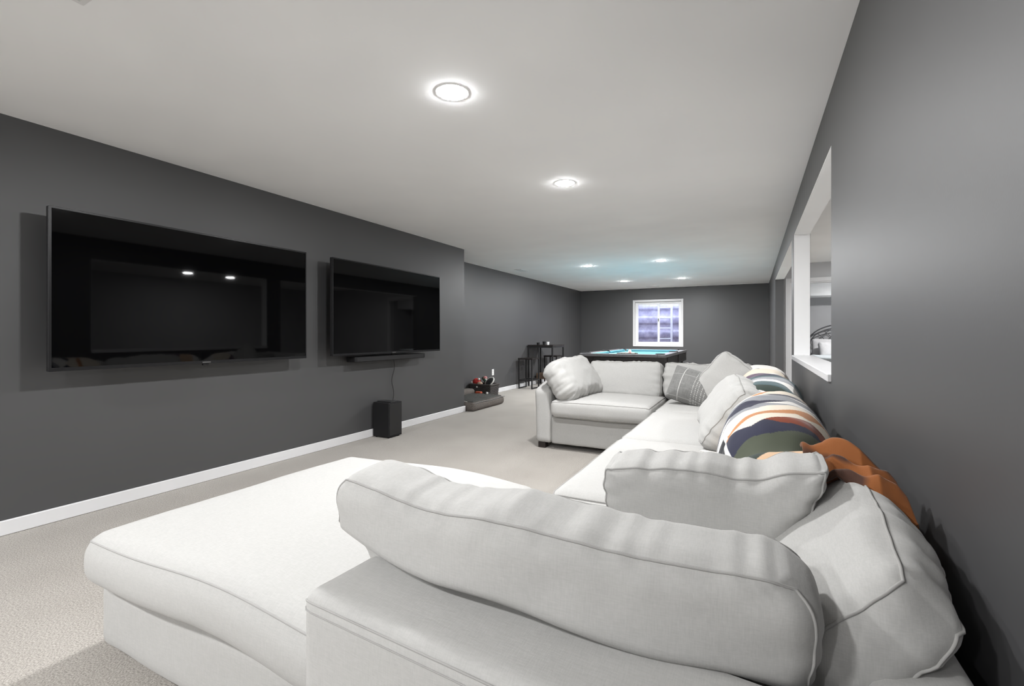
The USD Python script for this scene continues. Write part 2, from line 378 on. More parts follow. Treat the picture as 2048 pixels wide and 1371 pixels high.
def sash(x0, x1, y):
    s = obj('sash', bx(x0, x1, y - .014, y + .014, wz0 + .05, wz1 - .05) - bx(x0 + .036, x1 - .036, y - .1, y + .1, wz0 + .086, wz1 - .086), 'vinyl', w)
    obj('pane', bx(x0 + .034, x1 - .034, y - .003, y + .003, wz0 + .084, wz1 - .084), 'glass', s)
    return s
s1 = sash(wx0 + .05, xm + .03, YB + .085)
sash(xm - .03, wx1 - .05, YB + .118)
obj('latch', bx(xm - .012, xm + .010, YB + .055, YB + .072, 1.52, 1.60, .003), 'slot_grey', s1, label='dark sash latch')
# the well: ribbed moulded liner with a ladder, open to the sky
ang = np.linspace(0, np.pi, 49)
zs = np.arange(.45, 2.56, .02)
prof = .018 * np.sign(np.sin(zs * 2 * np.pi / .42)) * abs(np.sin(zs * 2 * np.pi / .42)) ** .5
Pw = np.stack([np.stack([(-2.33 + (.98 + d) * np.cos(ang)), YB + .22 + (.86 + d) * np.sin(ang) ** .8, np.full(len(ang), z)], -1) for z, d in zip(zs, prof)])
wl = thing('window_well', 'ribbed grey-violet window well liner outside the sliding window', 'window well', (-2.33, YB + .3, .45))
obj('liner', sheet(Pw, .012), 'well_liner', wl)
obj('well_floor', cyl(-2.33, YB + .22, .40, .47, .97, 40) - bx(-4, 0, YB - 1.5, YB + .22, 0, 1), 'well_stone', wl)
lad = thing('well_ladder', 'pale ladder standing in the window well behind the right pane', 'ladder', (-2.24, YB + .7, .47))
for x in (-2.42, -2.06):
    obj('rail', bx(x - .028, x + .028, YB + .66, YB + .72, .47, 2.50, .004), 'well_ladder', lad)
for z in (.74, 1.04, 1.34, 1.635, 1.93, 2.23):
    obj('rung', bx(-2.392, -2.088, YB + .665, YB + .715, z - .016, z + .016, .004), 'well_ladder', lad)

# recessed lamps
def lens_mesh(x, y, r=.078):
    a = np.linspace(0, 1, 7)
    rr, zz = r * np.sin(a * np.pi / 2), ZC - .002 - .0055 * np.cos(a * np.pi / 2)
    prof = [(0, ZC - .0075)] + list(zip(rr[1:], zz[1:])) + [(r, ZC)]
    m = trimesh.creation.revolve(np.array(prof), sections=48); v = np.array(m.vertices); v[:, :2] += (x, y)
    return v, m.faces
names = ['recessed ceiling lamp nearest the camera, above the open carpet', 'second recessed lamp from the camera, above the sectional',
         'recessed lamp nearer the left wall in the front pair over the pool table', 'recessed lamp nearer the right wall in the front pair over the pool table',
         'recessed lamp nearer the left wall in the rear pair by the window', 'recessed lamp nearer the right wall in the rear pair by the window',
         'recessed lamp behind the camera, nearer the right wall', 'recessed lamp behind the camera, nearer the left wall', 'recessed lamp by the rear wall, nearer the right wall', 'recessed lamp by the rear wall, nearer the left wall']
def lamp(x, y, label, lens='lamp_lens', grp='round recessed ceiling lamps'):
    l = thing('recessed_lamp', label, 'ceiling lamp', (x, y, ZC), group=grp)
    obj('trim_ring', cyl(x, y, ZC - .002, ZC, .086, 48) - cyl(x, y, ZC - .02, ZC + .01, .0785, 48), 'white_plastic', l)
    obj('lens', lens_mesh(x, y), lens, l, smooth=True, label='glowing white lens')
for (x, y), nm in zip(lampspots, names): lamp(x, y, nm, 'lamp_lens_far' if y > 8 else 'lamp_lens')
for (x, y), nm in zip([(3.1, 5.57), (3.1, 6.46), (1.6, 3.2), (1.6, 8.2)], ['hall lamp mirrored at left in the larger television', 'hall lamp mirrored at right in the larger television', 'hall lamp behind the wall opening', 'hall lamp in front of the bedroom door']):
    lamp(x, y, nm, 'hall_lens')
lamp(2.4, 12.2, 'bedroom lamp above the bed', 'bedroom_lens')

def vent(x, y, sx, sy, label):
    v = thing('ceiling_vent', label, 'vent', (x, y, ZC))
    obj('frame', bx(x - sx / 2, x + sx / 2, y - sy / 2, y + sy / 2, ZC - .008, ZC, .002) - bx(x - sx / 2 + .02, x + sx / 2 - .02, y - sy / 2 + .02, y + sy / 2 - .02, ZC - .1, ZC - .001), 'white_plastic', v)
    lng, sh = (sx, sy) if sx > sy else (sy, sx)
    k = int((sh - .04) / .016)
    for i in range(k):
        o = -sh / 2 + .02 + (i + .5) * (sh - .04) / k
        if sx > sy: m = moved(bx(-sx / 2 + .02, sx / 2 - .02, -.007, .007, -.001, .001), (x, y + o, ZC - .006), rx=35)
        else: m = moved(bx(-.007, .007, -sy / 2 + .02, sy / 2 - .02, -.001, .001), (x + o, y, ZC - .006), ry=35)
        obj('slat', m, 'white_plastic', v)
vent(-4.1, 8.37, .16, .34, 'white ceiling vent close to the recessed left wall')
vent(-2.36, 12.75, .32, .14, 'white ceiling vent in front of the window')
vent(-2.15, .70, .30, .30, 'white ceiling vent at the top left corner of the view')

# ------------------------------------------------------------------ sectional sofa
WF = 'white_fabric'
def seamed(parent, c, res=.02, fab=WF, name='cushion_cover', seams=(1, -1), r=.0032):
    p = obj(name, c.mesh(res), fab, parent, smooth=True)
    for s in seams:
        obj('seam', join(c.seam(s, r=r)), 'seam_thread', p, smooth=True)
    return p
def loose(name, label, c, cat='cushion', group=None, res=.02, fab=WF, seams=(1, -1), r=.0032):
    t = thing(name, label, cat, c.T - [0, 0, c.d[2]], group=group)
    seamed(t, c, res, fab, 'cover', seams, r)
    return t
def padded(x0, x1, y0, y1, z0, z1, r=.03, wr=.004, seed=0, res=.03, yaw=0, crown=0.0, thin=2):
    c = Cushion(x1 - x0, y1 - y0, z1 - z0, thin, r, crown, wr, (4, 4, 3), seed)
    c.place(((x0 + x1) / 2, (y0 + y1) / 2, (z0 + z1) / 2), rz=yaw)
    return c
def legs(t, pts):
    for x, y in pts:
        obj('leg', bx(x - .04, x + .04, y - .04, y + .04, 0, .06, .003), 'espresso', t)
SB, ST = .315, .48              # top of the bases, top of the seat
def wavy(p):                      # a slack seat cushion: its rim droops and ripples
    q = p.copy()
    q[:, 2] += .010 * np.sin(q[:, 0] * 6.5 + .6) - .012 * (abs(q[:, 0]) / .6) ** 3
    return q
# ottoman
ot = thing('ottoman', 'wide white upholstered ottoman in the left foreground', 'ottoman', (-1.46, 1.38, 0))
obj('base', padded(-2.09, -.86, .815, 1.96, .045, SB, .045, .005, 1).mesh(.025), WF, ot, smooth=True)
c = Cushion(1.22, 1.24, .18, 2, .075, .28, .006, (3, 3, 5), 2, deform=wavy).place((-1.455, 1.36, .40))
seamed(ot, c, .02, name='seat_cushion', seams=(1,))
legs(ot, [(-1.90, 1.02), (-.94, 1.02), (-1.90, 1.80), (-.94, 1.80)])
# near corner module
nc = thing('corner_sofa_module', 'white sofa corner module nearest the camera, its low back across the foreground', 'sofa', (-.25, 1.25, 0))
obj('base', padded(-.80, .31, .86, 1.86, .055, SB, .03, .003, 3).mesh(.04), WF, nc, smooth=True)
bf = padded(-.86, .32, .645, .865, .055, .62, .035, .004, 4, yaw=-3.5)
p = obj('back_frame', bf.mesh(.02), WF, nc, smooth=True)
def edge_line(c, pts, n=60, r=.0022):
    P = np.vstack([np.linspace(a, b, n) for a, b in zip(pts[:-1], pts[1:])])
    return tube(c.map(np.array(P, float), .0006), r, 6)
obj('seam', edge_line(bf, [(-1, -1, .93), (1, -1, .93)]), 'seam_thread', p, smooth=True)
obj('seam', edge_line(bf, [(-1, -1, .86), (1, -1, .86)], r=.0015), 'seam_thread', p, smooth=True)
sf = padded(.16, .32, .87, 1.86, .055, .62, .035, .004, 5)
obj('side_frame', sf.mesh(.025), WF, nc, smooth=True)
seamed(nc, Cushion(.93, .98, .18, 2, .07, .2, .005, (3, 3, 5), 6).place((-.38, 1.38, .40)), .03, name='seat_cushion', seams=(1,))
legs(nc, [(-.74, .74), (.22, .74), (-.74, 1.78), (.22, 1.78)])
# two middle modules along the right wall and the far corner
def run_module(y0, y1, label, name='armless_sofa_module', seed=10, x0=-.76):
    t = thing(name, label, 'sofa', (-.25, (y0 + y1) / 2, 0))
    obj('base', padded(x0, .31, y0 + .005, y1 - .005, .055, SB, .03, .003, seed).mesh(.04), WF, t, smooth=True)
    obj('back_frame', padded(.09, .32, y0 + .005, y1 - .005, SB - .02, .62, .035, .004, seed + 1).mesh(.03), WF, t, smooth=True)
    seamed(t, Cushion(.90, y1 - y0 + .01, .18, 2, .065, .16, .006, (3, 3, 5), seed + 2).place((-.345, (y0 + y1) / 2, .40)), .025, name='seat_cushion', seams=(1,))
    legs(t, [(-.69, y0 + .08), (.24, y0 + .08), (-.69, y1 - .08), (.24, y1 - .08)])
    return t
run_module(1.87, 3.07, 'white armless sofa module along the right wall, next to the near corner', seed=10)
run_module(3.08, 4.30, 'white armless sofa module along the right wall, under the opening with the sill', seed=20)
fc = run_module(4.31, 5.48, 'white sofa corner module at the far right, beneath the plaid pillow', 'corner_sofa_module', 30)
obj('rear_frame', padded(-.78, .085, 5.28, 5.50, .055, .62, .035, .004, 33).mesh(.04), WF, fc, smooth=True)
# far end module with its arm
fe = thing('end_sofa_module', 'white end sofa module with the sloping left arm, facing the camera', 'sofa', (-1.4, 4.95, 0))
obj('base', padded(-1.82, -.80, 4.405, 5.45, .055, .335, .02, .004, 40).mesh(.025), WF, fe, smooth=True)
def armtop(p):
    q = p.copy(); h = np.clip((q[:, 2] + .29) / .58, 0, 1)
    q[:, 0] -= .02 * h ** 2
    q[:, 2] -= .05 * h * np.clip(-q[:, 1] / .5 - .62, 0, 1) / .38 * 1.0
    q[:, 2] += .05 * h * np.clip((q[:, 0] + .09) / .18, 0, 1) * 0 + .03 * h
    return q
arm = Cushion(.185, 1.10, .58, 0, .05, .0, .004, (4, 4, 4), 41, deform=armtop).place((-1.905, 4.95, .345))
ap = obj('arm', arm.mesh(.02), WF, fe, smooth=True)
obj('seam', edge_line(arm, [(.96, -1, -1), (.96, -1, .9)]), 'seam_thread', ap, smooth=True)
obj('back_frame', padded(-1.82, -.80, 5.28, 5.50, .30, .62, .035, .004, 42).mesh(.03), WF, fe, smooth=True)
seamed(fe, Cushion(.99, .98, .17, 2, .06, .22, .006, (3, 3, 5), 43).place((-1.305, 4.79, .425)), .02, name='seat_cushion', seams=(1, -1))
legs(fe, [(-1.93, 4.46), (-.88, 4.46), (-1.93, 5.42), (-.88, 5.42)])

# ------------------------------------------------------------------ loose cushions
def near_sag(p):
    q = p.copy()
    u = q[:, 0] / .53
    q[:, 1] -= .055 * (1 - u ** 2)
    q[:, 2] += .028 * np.clip(-u - .3, 0, 1) - .022 * np.clip(u, 0, 1) ** 2 + .004 * np.cos(q[:, 0] * 13)
    low = np.clip(.25 - q[:, 2] / .17, 0, 1)
    q[:, 0] *= 1 - .13 * low * (u < 0) * abs(u) - .05 * low * (u > 0) * abs(u)
    q[:, 1] += .035 * low * np.clip(-u, 0, 1)
    k = np.clip((.050 - .025 * np.clip(u, 0, 1) - p[:, 2]) / .06, 0, 1); q[:, 1] += (.058 - .02 * np.clip(u, 0, 1)) * k * k * (3 - 2 * k)
    return q
loose('back_cushion', 'long white back cushion standing behind the low frame in the foreground', Cushion(1.04, .18, .37, 1, .05, .30, .009, (5, 4, 5), 50, deform=near_sag, soft=.07, gather=.020, bulge=.008).place((-.425, .945, .622), rx=3, rz=0), res=.011, r=.0028)
def slump(p):
    q = p.copy()
    q[:, 2] += .012 * np.cos(q[:, 0] * 7)
    q[:, 1] += .02 * np.clip(q[:, 0] / .4, -1, 0)
    return q
loose('back_cushion', 'slumped white back cushion by the right wall at the lower right', Cushion(.90, .15, .43, 1, .06, .34, .010, (5, 4, 4), 51, deform=slump, soft=.11, gather=.017, bulge=.01).place((.120, 1.39, .618), rx=46, rz=90), res=.012)
def saddle(p):
    q = p.copy()
    top = np.clip(q[:, 2] / .18, -.2, 1)
    q[:, 2] -= .035 * top * np.exp(-((q[:, 0] - .10) / .10) ** 2)
    q[:, 1] += .02 * np.exp(-((q[:, 0] - .10) / .12) ** 2) * top
    q[:, 0] -= .55 * np.clip(.18 - q[:, 2], 0, 1) * np.clip(q[:, 0] / .27, 0, 1)
    return q
loose('back_cushion', 'greyish white cushion propped upright in the near sofa corner', Cushion(.58, .16, .37, 1, .045, .32, .008, (6, 5, 5), 52, deform=saddle, soft=.07, gather=.022).place((-.085, 1.385, .66), rx=8, ry=-7, rz=-2), res=.010)
for y, lab in ((2.46, 'white back cushion under the blanket, beside the slumped cushion'), (3.63, 'white back cushion under the middle of the blanket')):
    loose('back_cushion', lab, Cushion(1.06, .27, .355, 1, .12, .08, .006, (5, 4, 4), int(y * 10)).place((.085, y, .655), rx=6, rz=90), res=.03, seams=())
loose('back_cushion', 'white back cushion at the far right corner, showing past the blanket', Cushion(1.06, .18, .40, 1, .08, .2, .008, (5, 4, 4), 55).place((.085, 4.86, .655), rx=10, rz=90), res=.02, seams=())
def lop(p):
    q = p.copy()
    q[:, 2] -= .05 * np.clip(-q[:, 0] / .45, 0, 1) * np.clip(.5 + q[:, 1] / .25, 0, 1)
    return q
loose('back_cushion', 'plump white cushion with a seamed end in front of the patterned blanket', Cushion(.88, .25, .44, 1, .09, .30, .016, (4, 4, 4), 56, soft=.07, gather=.035, deform=lop).place((-.105, 3.32, .665), rx=36, rz=98), res=.013)
loose('back_cushion', 'white cushion standing on its corner behind the plaid pillow', Cushion(.52, .17, .46, 1, .06, .40, .010, (5, 5, 5), 57, soft=.07, gather=.02).place((-.17, 4.66, .70), rx=-10, ry=38, rz=-12), res=.014)
def armlean(p):
    q = p.copy()
    q[:, 2] -= .03 * np.clip(-q[:, 0] / .42, 0, 1) ** 2
    return q
loose('back_cushion', 'white back cushion leaning on the sloping left arm', Cushion(.84, .20, .46, 1, .085, .42, .014, (5, 6, 6), 58, soft=.07, gather=.036, deform=armlean).place((-1.70, 4.74, .70), rx=-36, rz=84), res=.011, seams=())
def ears(p):
    q = p.copy()
    q[:, 2] += .022 * np.clip(q[:, 2] / .2, 0, 1) * (abs(q[:, 0]) / .42) ** 6 - .012 * np.clip(q[:, 2] / .2, 0, 1)
    return q
loose('back_cushion', 'wide white back cushion facing the camera below the pool table', Cushion(.80, .20, .42, 1, .06, .34, .009, (4, 4, 4), 59, deform=ears, soft=.07, gather=.02).place((-1.25, 5.18, .665), rx=-12), res=.014, seams=(-1,))
loose('back_cushion', 'white back cushion behind the plaid pillow in the far corner', Cushion(.86, .20, .42, 1, .06, .34, .014, (6, 5, 6), 60, deform=ears, soft=.07, gather=.03).place((-.41, 5.19, .665), rx=-12, rz=0), res=.016)

# plaid pillow
pl = Cushion(.45, .13, .33, 1, .012, 1.3, .003, (4, 4, 4), 61, pinch=.55).place((-.485, 4.72, .655), rx=-24, ry=14, rz=-10)
pp = thing('throw_pillow', 'grey throw pillow with thin white dashed stripes', 'pillow', pl.T - [0, 0, .2])
v, f = grid_cube(pl.d, .0045)
dash, lines = np.zeros(len(v)), [-.48, .08, .2, .3, .44, .56, .72, .86]
for k, l in enumerate(lines):
    on = abs(v[:, 0] - l) < .010
    dash[on & ((np.floor((v[:, 2] + 1) * 20 + k * .5) % 2 == 0) if k not in (0,) else on)] = 1
dash[(abs(v[:, 2] - .42) < .012) & (v[:, 0] < .1)] = .3
dash[(abs(v[:, 2] - .30) < .010) & (v[:, 0] < .1)] = .25
dash[(abs(v[:, 2] + .86) < .014)] = .3
thread = noise(np.stack([v[:, 0] * 60, v[:, 2] * 6, v[:, 1]], 1), 5) * .5 + noise(np.stack([v[:, 0] * 5, v[:, 2] * 40, v[:, 1]], 1), 6) * .5
base = np.array([.20, .20, .195]) * (0.75 + .5 * thread)[:, None]
obj('cover', (pl.map(v), f), 'blanket_print', pp, colors=base * (1 - dash[:, None]) + np.array([.68, .68, .66]) * dash[:, None])
obj('piping', pl.seam(1, k=0.0, r=.004), 'slot_grey', pp, smooth=True, label='darker edge piping')

# ------------------------------------------------------------------ patterned blanket over the right-hand back cushions
CREAM, PEACH, ORANGE, RUST, NAVY, OLIVE, DKGREEN, GREY, TEAL, WHITE, DARK, PLUM = [np.array(c) for c in (
    (.74, .66, .55), (.66, .45, .29), (.50, .22, .09), (.22, .045, .018), (.028, .030, .055), (.075, .085, .06), (.028, .042, .034), (.27, .28, .30), (.045, .085, .095), (.74, .72, .69), (.016, .017, .022), (.12, .085, .12))]
def peak(t, c, h, wdt, steep=1.0):                     # one mountain outline
    return h * np.clip(1 - (abs(t - c) / wdt) ** steep, 0, 1)
def ridge(t, seed, amp):
    rs = np.random.RandomState(seed); y = np.zeros_like(t)
    for _ in range(4):
        y = np.maximum(y, peak(t, rs.uniform(0, 1), rs.uniform(.4, 1) * amp, rs.uniform(.12, .35), rs.uniform(.8, 1.4)))
    return y + amp * .25 * np.sin(t * rs.uniform(3, 8) + rs.uniform(0, 6))
BANDS = [(y if y < 1.6 else y + .16 * max(0, 1 - (y - 1.6) / 1.2) if y > 1.7 else y + .02, c) for y, c in [(1.30, ORANGE), (1.47, PEACH), (1.50, DARK), (1.53, PEACH), (1.575, DKGREEN), (1.63, OLIVE), (1.80, NAVY), (1.86, RUST), (1.92, CREAM), (1.99, ORANGE), (2.06, CREAM), (2.15, GREY), (2.19, WHITE), (2.25, NAVY), (2.31, GREY), (2.36, WHITE),
         (2.44, NAVY), (2.54, CREAM), (2.70, ORANGE), (2.75, CREAM), (2.86, PEACH), (2.96, PLUM), (3.01, WHITE), (3.12, DKGREEN), (3.22, TEAL), (3.34, WHITE), (3.45, GREY), (3.53, TEAL), (3.64, NAVY), (3.71, PLUM), (3.80, PEACH), (3.92, WHITE), (4.10, GREY), (4.14, WHITE), (4.34, CREAM), (4.50, PLUM), (4.54, WHITE)]]
def print_colour(y, t):
    col = np.tile(ORANGE, (len(y), 1))
    for k, (y0, c) in enumerate(BANDS):
        edge = y0 + ridge(t, 100 + k, .11) - .05
        col[y > edge] = c
    # pale mountain set into the green, and the outlined square on the front of the near cushion
    m = (y > 1.50 + .10 * abs(t - .52) / .10) & (y < 1.74 - .05 * abs(t - .55) / .1) & (abs(t - .55) < .02 + .10 * (1 - abs(y - 1.60) / .14)); col[m] = PEACH
    a, b = (y - 2.05) / .20, (t - .13) / .10
    col[(abs(a) < 1) & (abs(b) < 1) & (a + b > -.9)] = WHITE
    col[(abs(a) < .72) & (abs(b) < .70) & (a + b > -.55)] = DARK
    return col
bl = thing('blanket', 'colourful mountain-patterned blanket draped over the right-hand back cushions', 'blanket', (.1, 3.1, .5))
BY0, BY1 = 1.42, 4.78
ns, nt = 900, 260
S, Tt = np.meshgrid(np.linspace(0, 1, ns), np.linspace(0, 1, nt), indexing='ij')
Y = BY0 + (BY1 - BY0) * S
dip = sum(.095 * np.exp(-((Y - c) / .12) ** 2) for c in (1.80, 3.0, 4.18))
dome = .02 * np.cos((Y - 2.48) * 2 * np.pi / 1.15)
th = np.pi * (1.0 - Tt * .93)
cx, ax, bz = .085, .225, .385
ex = 2 / 2.5
X = cx + (ax + .5 * dome - .75 * dip) * np.sign(np.cos(th)) * abs(np.cos(th)) ** ex
Z = .485 + (bz + dome - dip) * np.clip(np.sin(th), 0, 1) ** ex
fold = (fbm(np.stack([Y * 5, Tt * 2.5, Y * 0 + 3], -1), 3, 8) - .5) * .045
X += fold * np.cos(th); Z += fold * np.sin(th)
Z = np.maximum(Z, .515 + .02 * Tt)
end = np.clip((1.84 - Y) / .42, 0, 1) ** 2 * (1 - np.clip((Tt - .52) / .22, 0, 1))
Z = .515 + (Z - .515) * (1 - .80 * end)
P = np.stack([X, Y, Z], -1)
v, f = sheet(P[:, ::-1], .006)
col = print_colour(Y.ravel(), Tt.ravel()).reshape(ns, nt, 3)[:, ::-1].reshape(-1, 3)
under = np.tile(np.array([.30, .115, .035]), (ns * nt, 1))
obj('printed_cloth', (v, f), 'blanket_print', bl, colors=np.vstack([col, under]))
# crumpled near end showing the rust underside
q = np.linspace(0, 1, 90)[:, None]; r_ = np.linspace(0, 1, 40)[None, :]
px = np.interp(q, [0, .3, .6, .8, 1], [.13, .185, .255, .315, .325]); py = np.interp(q, [0, .3, .6, .8, 1], [1.47, 1.45, 1.40, 1.40, 1.43]); pz = np.interp(q, [0, .3, .6, .8, 1], [.80, .825, .82, .775, .66])
rr = r_ - .5
wid = .20 - .06 * q
lump = .017 * np.sin(r_ * 2 * np.pi * 2.3 + q * 4.0) + .03 * (noise(np.stack(np.broadcast_arrays(q * 8, r_ * 5, q * 0 + 2), -1), 4) - .5) + .005 * np.sin(q * 17 + r_ * 5)
drop = np.clip(q - .72, 0, 1) / .28
Pf = np.stack(np.broadcast_arrays(px + .10 * rr * wid * (1 - drop) + lump * drop * -.7, py - rr * wid * .95, pz + lump * (1 - .7 * drop) - .22 * rr * wid + .012), -1)
v, f = sheet(Pf[:, ::-1], .010)
mix = (np.clip((noise(np.stack(np.broadcast_arrays(q * 3, r_ * 9, q * 0), -1), 9) - .55) * 6, 0, 1))[..., None]
cf = ((1 - mix) * np.array([.27, .095, .03]) + mix * np.array([.07, .035, .025]))[:, ::-1].reshape(-1, 3)
obj('folded_end', (v, f), 'blanket_print', bl, colors=np.vstack([cf, cf]), label='crumpled rust-orange end of the blanket')
tg = obj('care_label', moved(bx(-.07, .07, -.018, .018, 0, .002), (-.19, 2.80, .512), rz=-20), 'tag_white', bl, label='white sewn care label')

# ------------------------------------------------------------------ televisions, soundbar, subwoofer
def television(yc, zc, label, standoff=.12, yaw=0.0):
    wdt, hgt = 1.785, .98
    t = thing('television', label, 'television', (XL + standoff, yc, zc), rotz=yaw)
    L = dict(local=True)
    obj('body', bx(-.035, -.004, -wdt / 2, wdt / 2, -hgt / 2, hgt / 2, .003), 'black_plastic', t, **L)
    obj('bezel', bx(-.004, .004, -wdt / 2, wdt / 2, -hgt / 2, hgt / 2, .001) - bx(-.1, .1, -wdt / 2 + .012, wdt / 2 - .012, -hgt / 2 + .022, hgt / 2 - .012), 'bezel', t, **L)
    obj('screen', bx(-.004, .001, -wdt / 2 + .012, wdt / 2 - .012, -hgt / 2 + .022, hgt / 2 - .012), 'screen', t, **L)
    obj('rear_housing', bx(-.075, -.034, -.55, .55, -.42, .12, .01), 'black_plastic', t, **L)
    mo = obj('wall_mount', bx(-standoff + .001, -.074, -.28, .28, -.2, .1, .003), 'black_metal', t, **L)
    obj('emblem', bx(.004, .0055, -.03, .03, -hgt / 2 + .005, -hgt / 2 + .015), 'grey_mark', t, label='small grey maker emblem', **L)
    obj('sensor', bx(-.02, -.002, -.022, .022, -hgt / 2 - .014, -hgt / 2 + .002, .003), 'bezel', t, **L)
    return t
television(2.09, 1.434, 'left-hand wall-mounted black television, mirroring two lamps', .18, 0)
television(4.185, 1.437, 'right-hand wall-mounted black television above the soundbar', .17, 0)
sb = thing('soundbar', 'slim black soundbar fixed under the right-hand television', 'soundbar', (-3.78, 4.19, .87))
obj('body', rbox(-3.83, -3.70, 3.60, 4.78, .868, .925, .012), 'black_matte', sb)
obj('grille', bx(-3.702, -3.698, 3.63, 4.75, .874, .919, .001), 'black_plastic', sb)
obj('bracket', bx(XL + .004, -3.828, 4.0, 4.4, .88, .91), 'black_metal', sb)
q = np.linspace(0, 1, 50)
obj('cable', tube(np.stack([XL + .022 + .012 * np.sin(q * 9) * q * (1 - q) * 3, 4.35 + .012 * np.sin(q * 9) - .02 * q, .875 - .50 * q], 1), .004, 8), 'black_plastic', sb, smooth=True)
sw = thing('subwoofer', 'black box subwoofer standing on the carpet by the baseboard', 'subwoofer', (-3.72, 4.11, 0))
obj('cabinet', bx(-3.835, -3.60, 4.0, 4.22, .012, .395, .006), 'black_matte', sw)
obj('top_cap', m3.Manifold.hull(rbox(-3.82, -3.62, 4.05, 4.17, .39, .405, .006)), 'black_plastic', sw)
obj('grille', bx(-3.602, -3.596, 4.012, 4.208, .03, .38, .002), 'black_plastic', sw)
for x in (-3.81, -3.63):
    for y in (4.03, 4.19): obj('foot', cyl(x, y, 0, .014, .012, 12), 'black_plastic', sw)

# ------------------------------------------------------------------ dog bed, basket with toys
db = thing('dog_bed', 'flat grey dog bed on the carpet past the end of the left wall', 'dog bed', (-4.08, 6.5, 0))
c = Cushion(.74, .98, .13, 2, .05, .12, .010, (4, 4, 4), 70).place((-4.08, 6.46, .066))
p = obj('mattress', c.mesh(.02), 'dog_bed_side', db, smooth=True)
c2 = Cushion(.66, .90, .05, 2, .022, .5, .012, (5, 5, 5), 71).place((-4.08, 6.46, .122))
obj('top_panel', c2.mesh(.02), 'dog_bed_top', db, smooth=True, label='darker sleeping surface')
c3 = Cushion(.18, .95, .11, 2, .05, .2, .012, (6, 4, 4), 72).place((-4.37, 6.46, .165))
obj('bolster', c3.mesh(.02), 'dog_bed_side', db, smooth=True)
obj('piping', tube(np.stack([-3.72 + 0 * q, 6.02 + .94 * q, .118 + .004 * np.sin(q * 9)], 1), .005, 6), 'slot_grey', db, smooth=True)
obj('piping', tube(np.stack([-4.30 + .5 * q, 6.02 + 0 * q, .125 + .02 * np.sin(q * 3)], 1), .006, 6), 'pale_piping', db, smooth=True, label='pale edge piping')
bk = thing('basket', 'dark woven basket of dog toys against the recessed wall', 'basket', (-4.27, 7.21, 0))
bx0, bx1, by0, by1, bh = -4.485, -4.055, 7.06, 7.37, .275
obj('bottom', bx(bx0 + .01, bx1 - .01, by0 + .01, by1 - .01, .003, .015), 'wicker', bk)
per = []
for a, b in (((bx0, by0), (bx1, by0)), ((bx1, by0), (bx1, by1)), ((bx1, by1), (bx0, by1)), ((bx0, by1), (bx0, by0))):
    n_ = int(math.hypot(b[0] - a[0], b[1] - a[1]) / .012)
    per += [(a[0] + (b[0] - a[0]) * k / n_, a[1] + (b[1] - a[1]) * k / n_) for k in range(n_)]
per = np.array(per); ctr = per.mean(0)
for k in range(14):
    z = .014 + k * .0185
    flare = 1 - .12 * (1 - z / bh)
    wob = .004 * np.cos(np.arange(len(per)) * np.pi * .5 + (k % 2) * np.pi)
    nrm = (per - ctr) / np.linalg.norm(per - ctr, axis=1, keepdims=True)
    obj('weave_strand', tube(np.column_stack([ctr + (per - ctr) * flare + nrm * wob[:, None], np.full(len(per), z)]), .0095, 5, closed=True), 'wicker', bk, smooth=True)
obj('rim', tube(np.column_stack([per, np.full(len(per), bh)]), .016, 8, closed=True), 'wicker', bk, smooth=True)
def toy(name, label, mesh, m, loc, extra=()):
    t = thing(name, label, 'dog toy', loc)
    obj('body', mesh, m, t, smooth=True)
    for n_, me, mm in extra: obj(n_, me, mm, t, smooth=True)
toy('plush_toy', 'red plush toy with white ends in the basket', ball((-4.39, 7.16, .315), .075, 3, (1.05, 1, .85)), 'toy_red', (-4.39, 7.16, .25), [('tip', ball((-4.465, 7.12, .305), .024, 2), 'toy_white'), ('tip', ball((-4.33, 7.13, .365), .022, 2), 'toy_white')])
toy('plush_toy', 'tan plush toy lying at the front rim of the basket', ball((-4.285, 7.09, .29), .043, 3, (1.2, 1, .9)), 'toy_tan', (-4.285, 7.09, .25), [('tail', ball((-4.325, 7.05, .235), .016, 2), 'toy_white')])
toy('rope_toy', 'dark green rope toy across the basket', tube(np.stack([-4.30 + .13 * q, 7.22 - .06 * q, .385 - .10 * q], 1), .028, 8), 'toy_green', (-4.26, 7.2, .27))
toy('plush_toy', 'dusty pink plush toy on top of the pile', ball((-4.255, 7.22, .385), .038, 3, (1, 1, .85)), 'toy_pink', (-4.255, 7.22, .34), [('ear', ball((-4.23, 7.20, .36), .017, 2), 'toy_white')])
tor = trimesh.creation.torus(.088, .012, 32, 10)
toy('ring_toy', 'black disc toy with a pale rim leaning on the basket', moved(ball((0, 0, 0), .086, 3, (1, 1, .35)), (-4.115, 7.13, .325), rx=50, rz=-20), 'toy_black', (-4.115, 7.13, .27), [('rim', moved((tor.vertices, tor.faces), (-4.115, 7.14, .333), rx=50, rz=-20), 'toy_white')])
toy('chew_toy', 'rust-red chew toy at the back edge of the dog bed', rbox(-4.24, -4.12, 6.84, 6.91, .140, .185, .02), 'toy_orange', (-4.18, 6.88, .14))
toy('plush_toy', 'small black and white toy at the back corner of the dog bed', ball((-4.02, 6.88, .160), .034, 3, (1.5, 1, .8)), 'toy_black', (-4.02, 6.88, .14), [('patch', ball((-4.0, 6.85, .165), .021, 2), 'toy_white')])

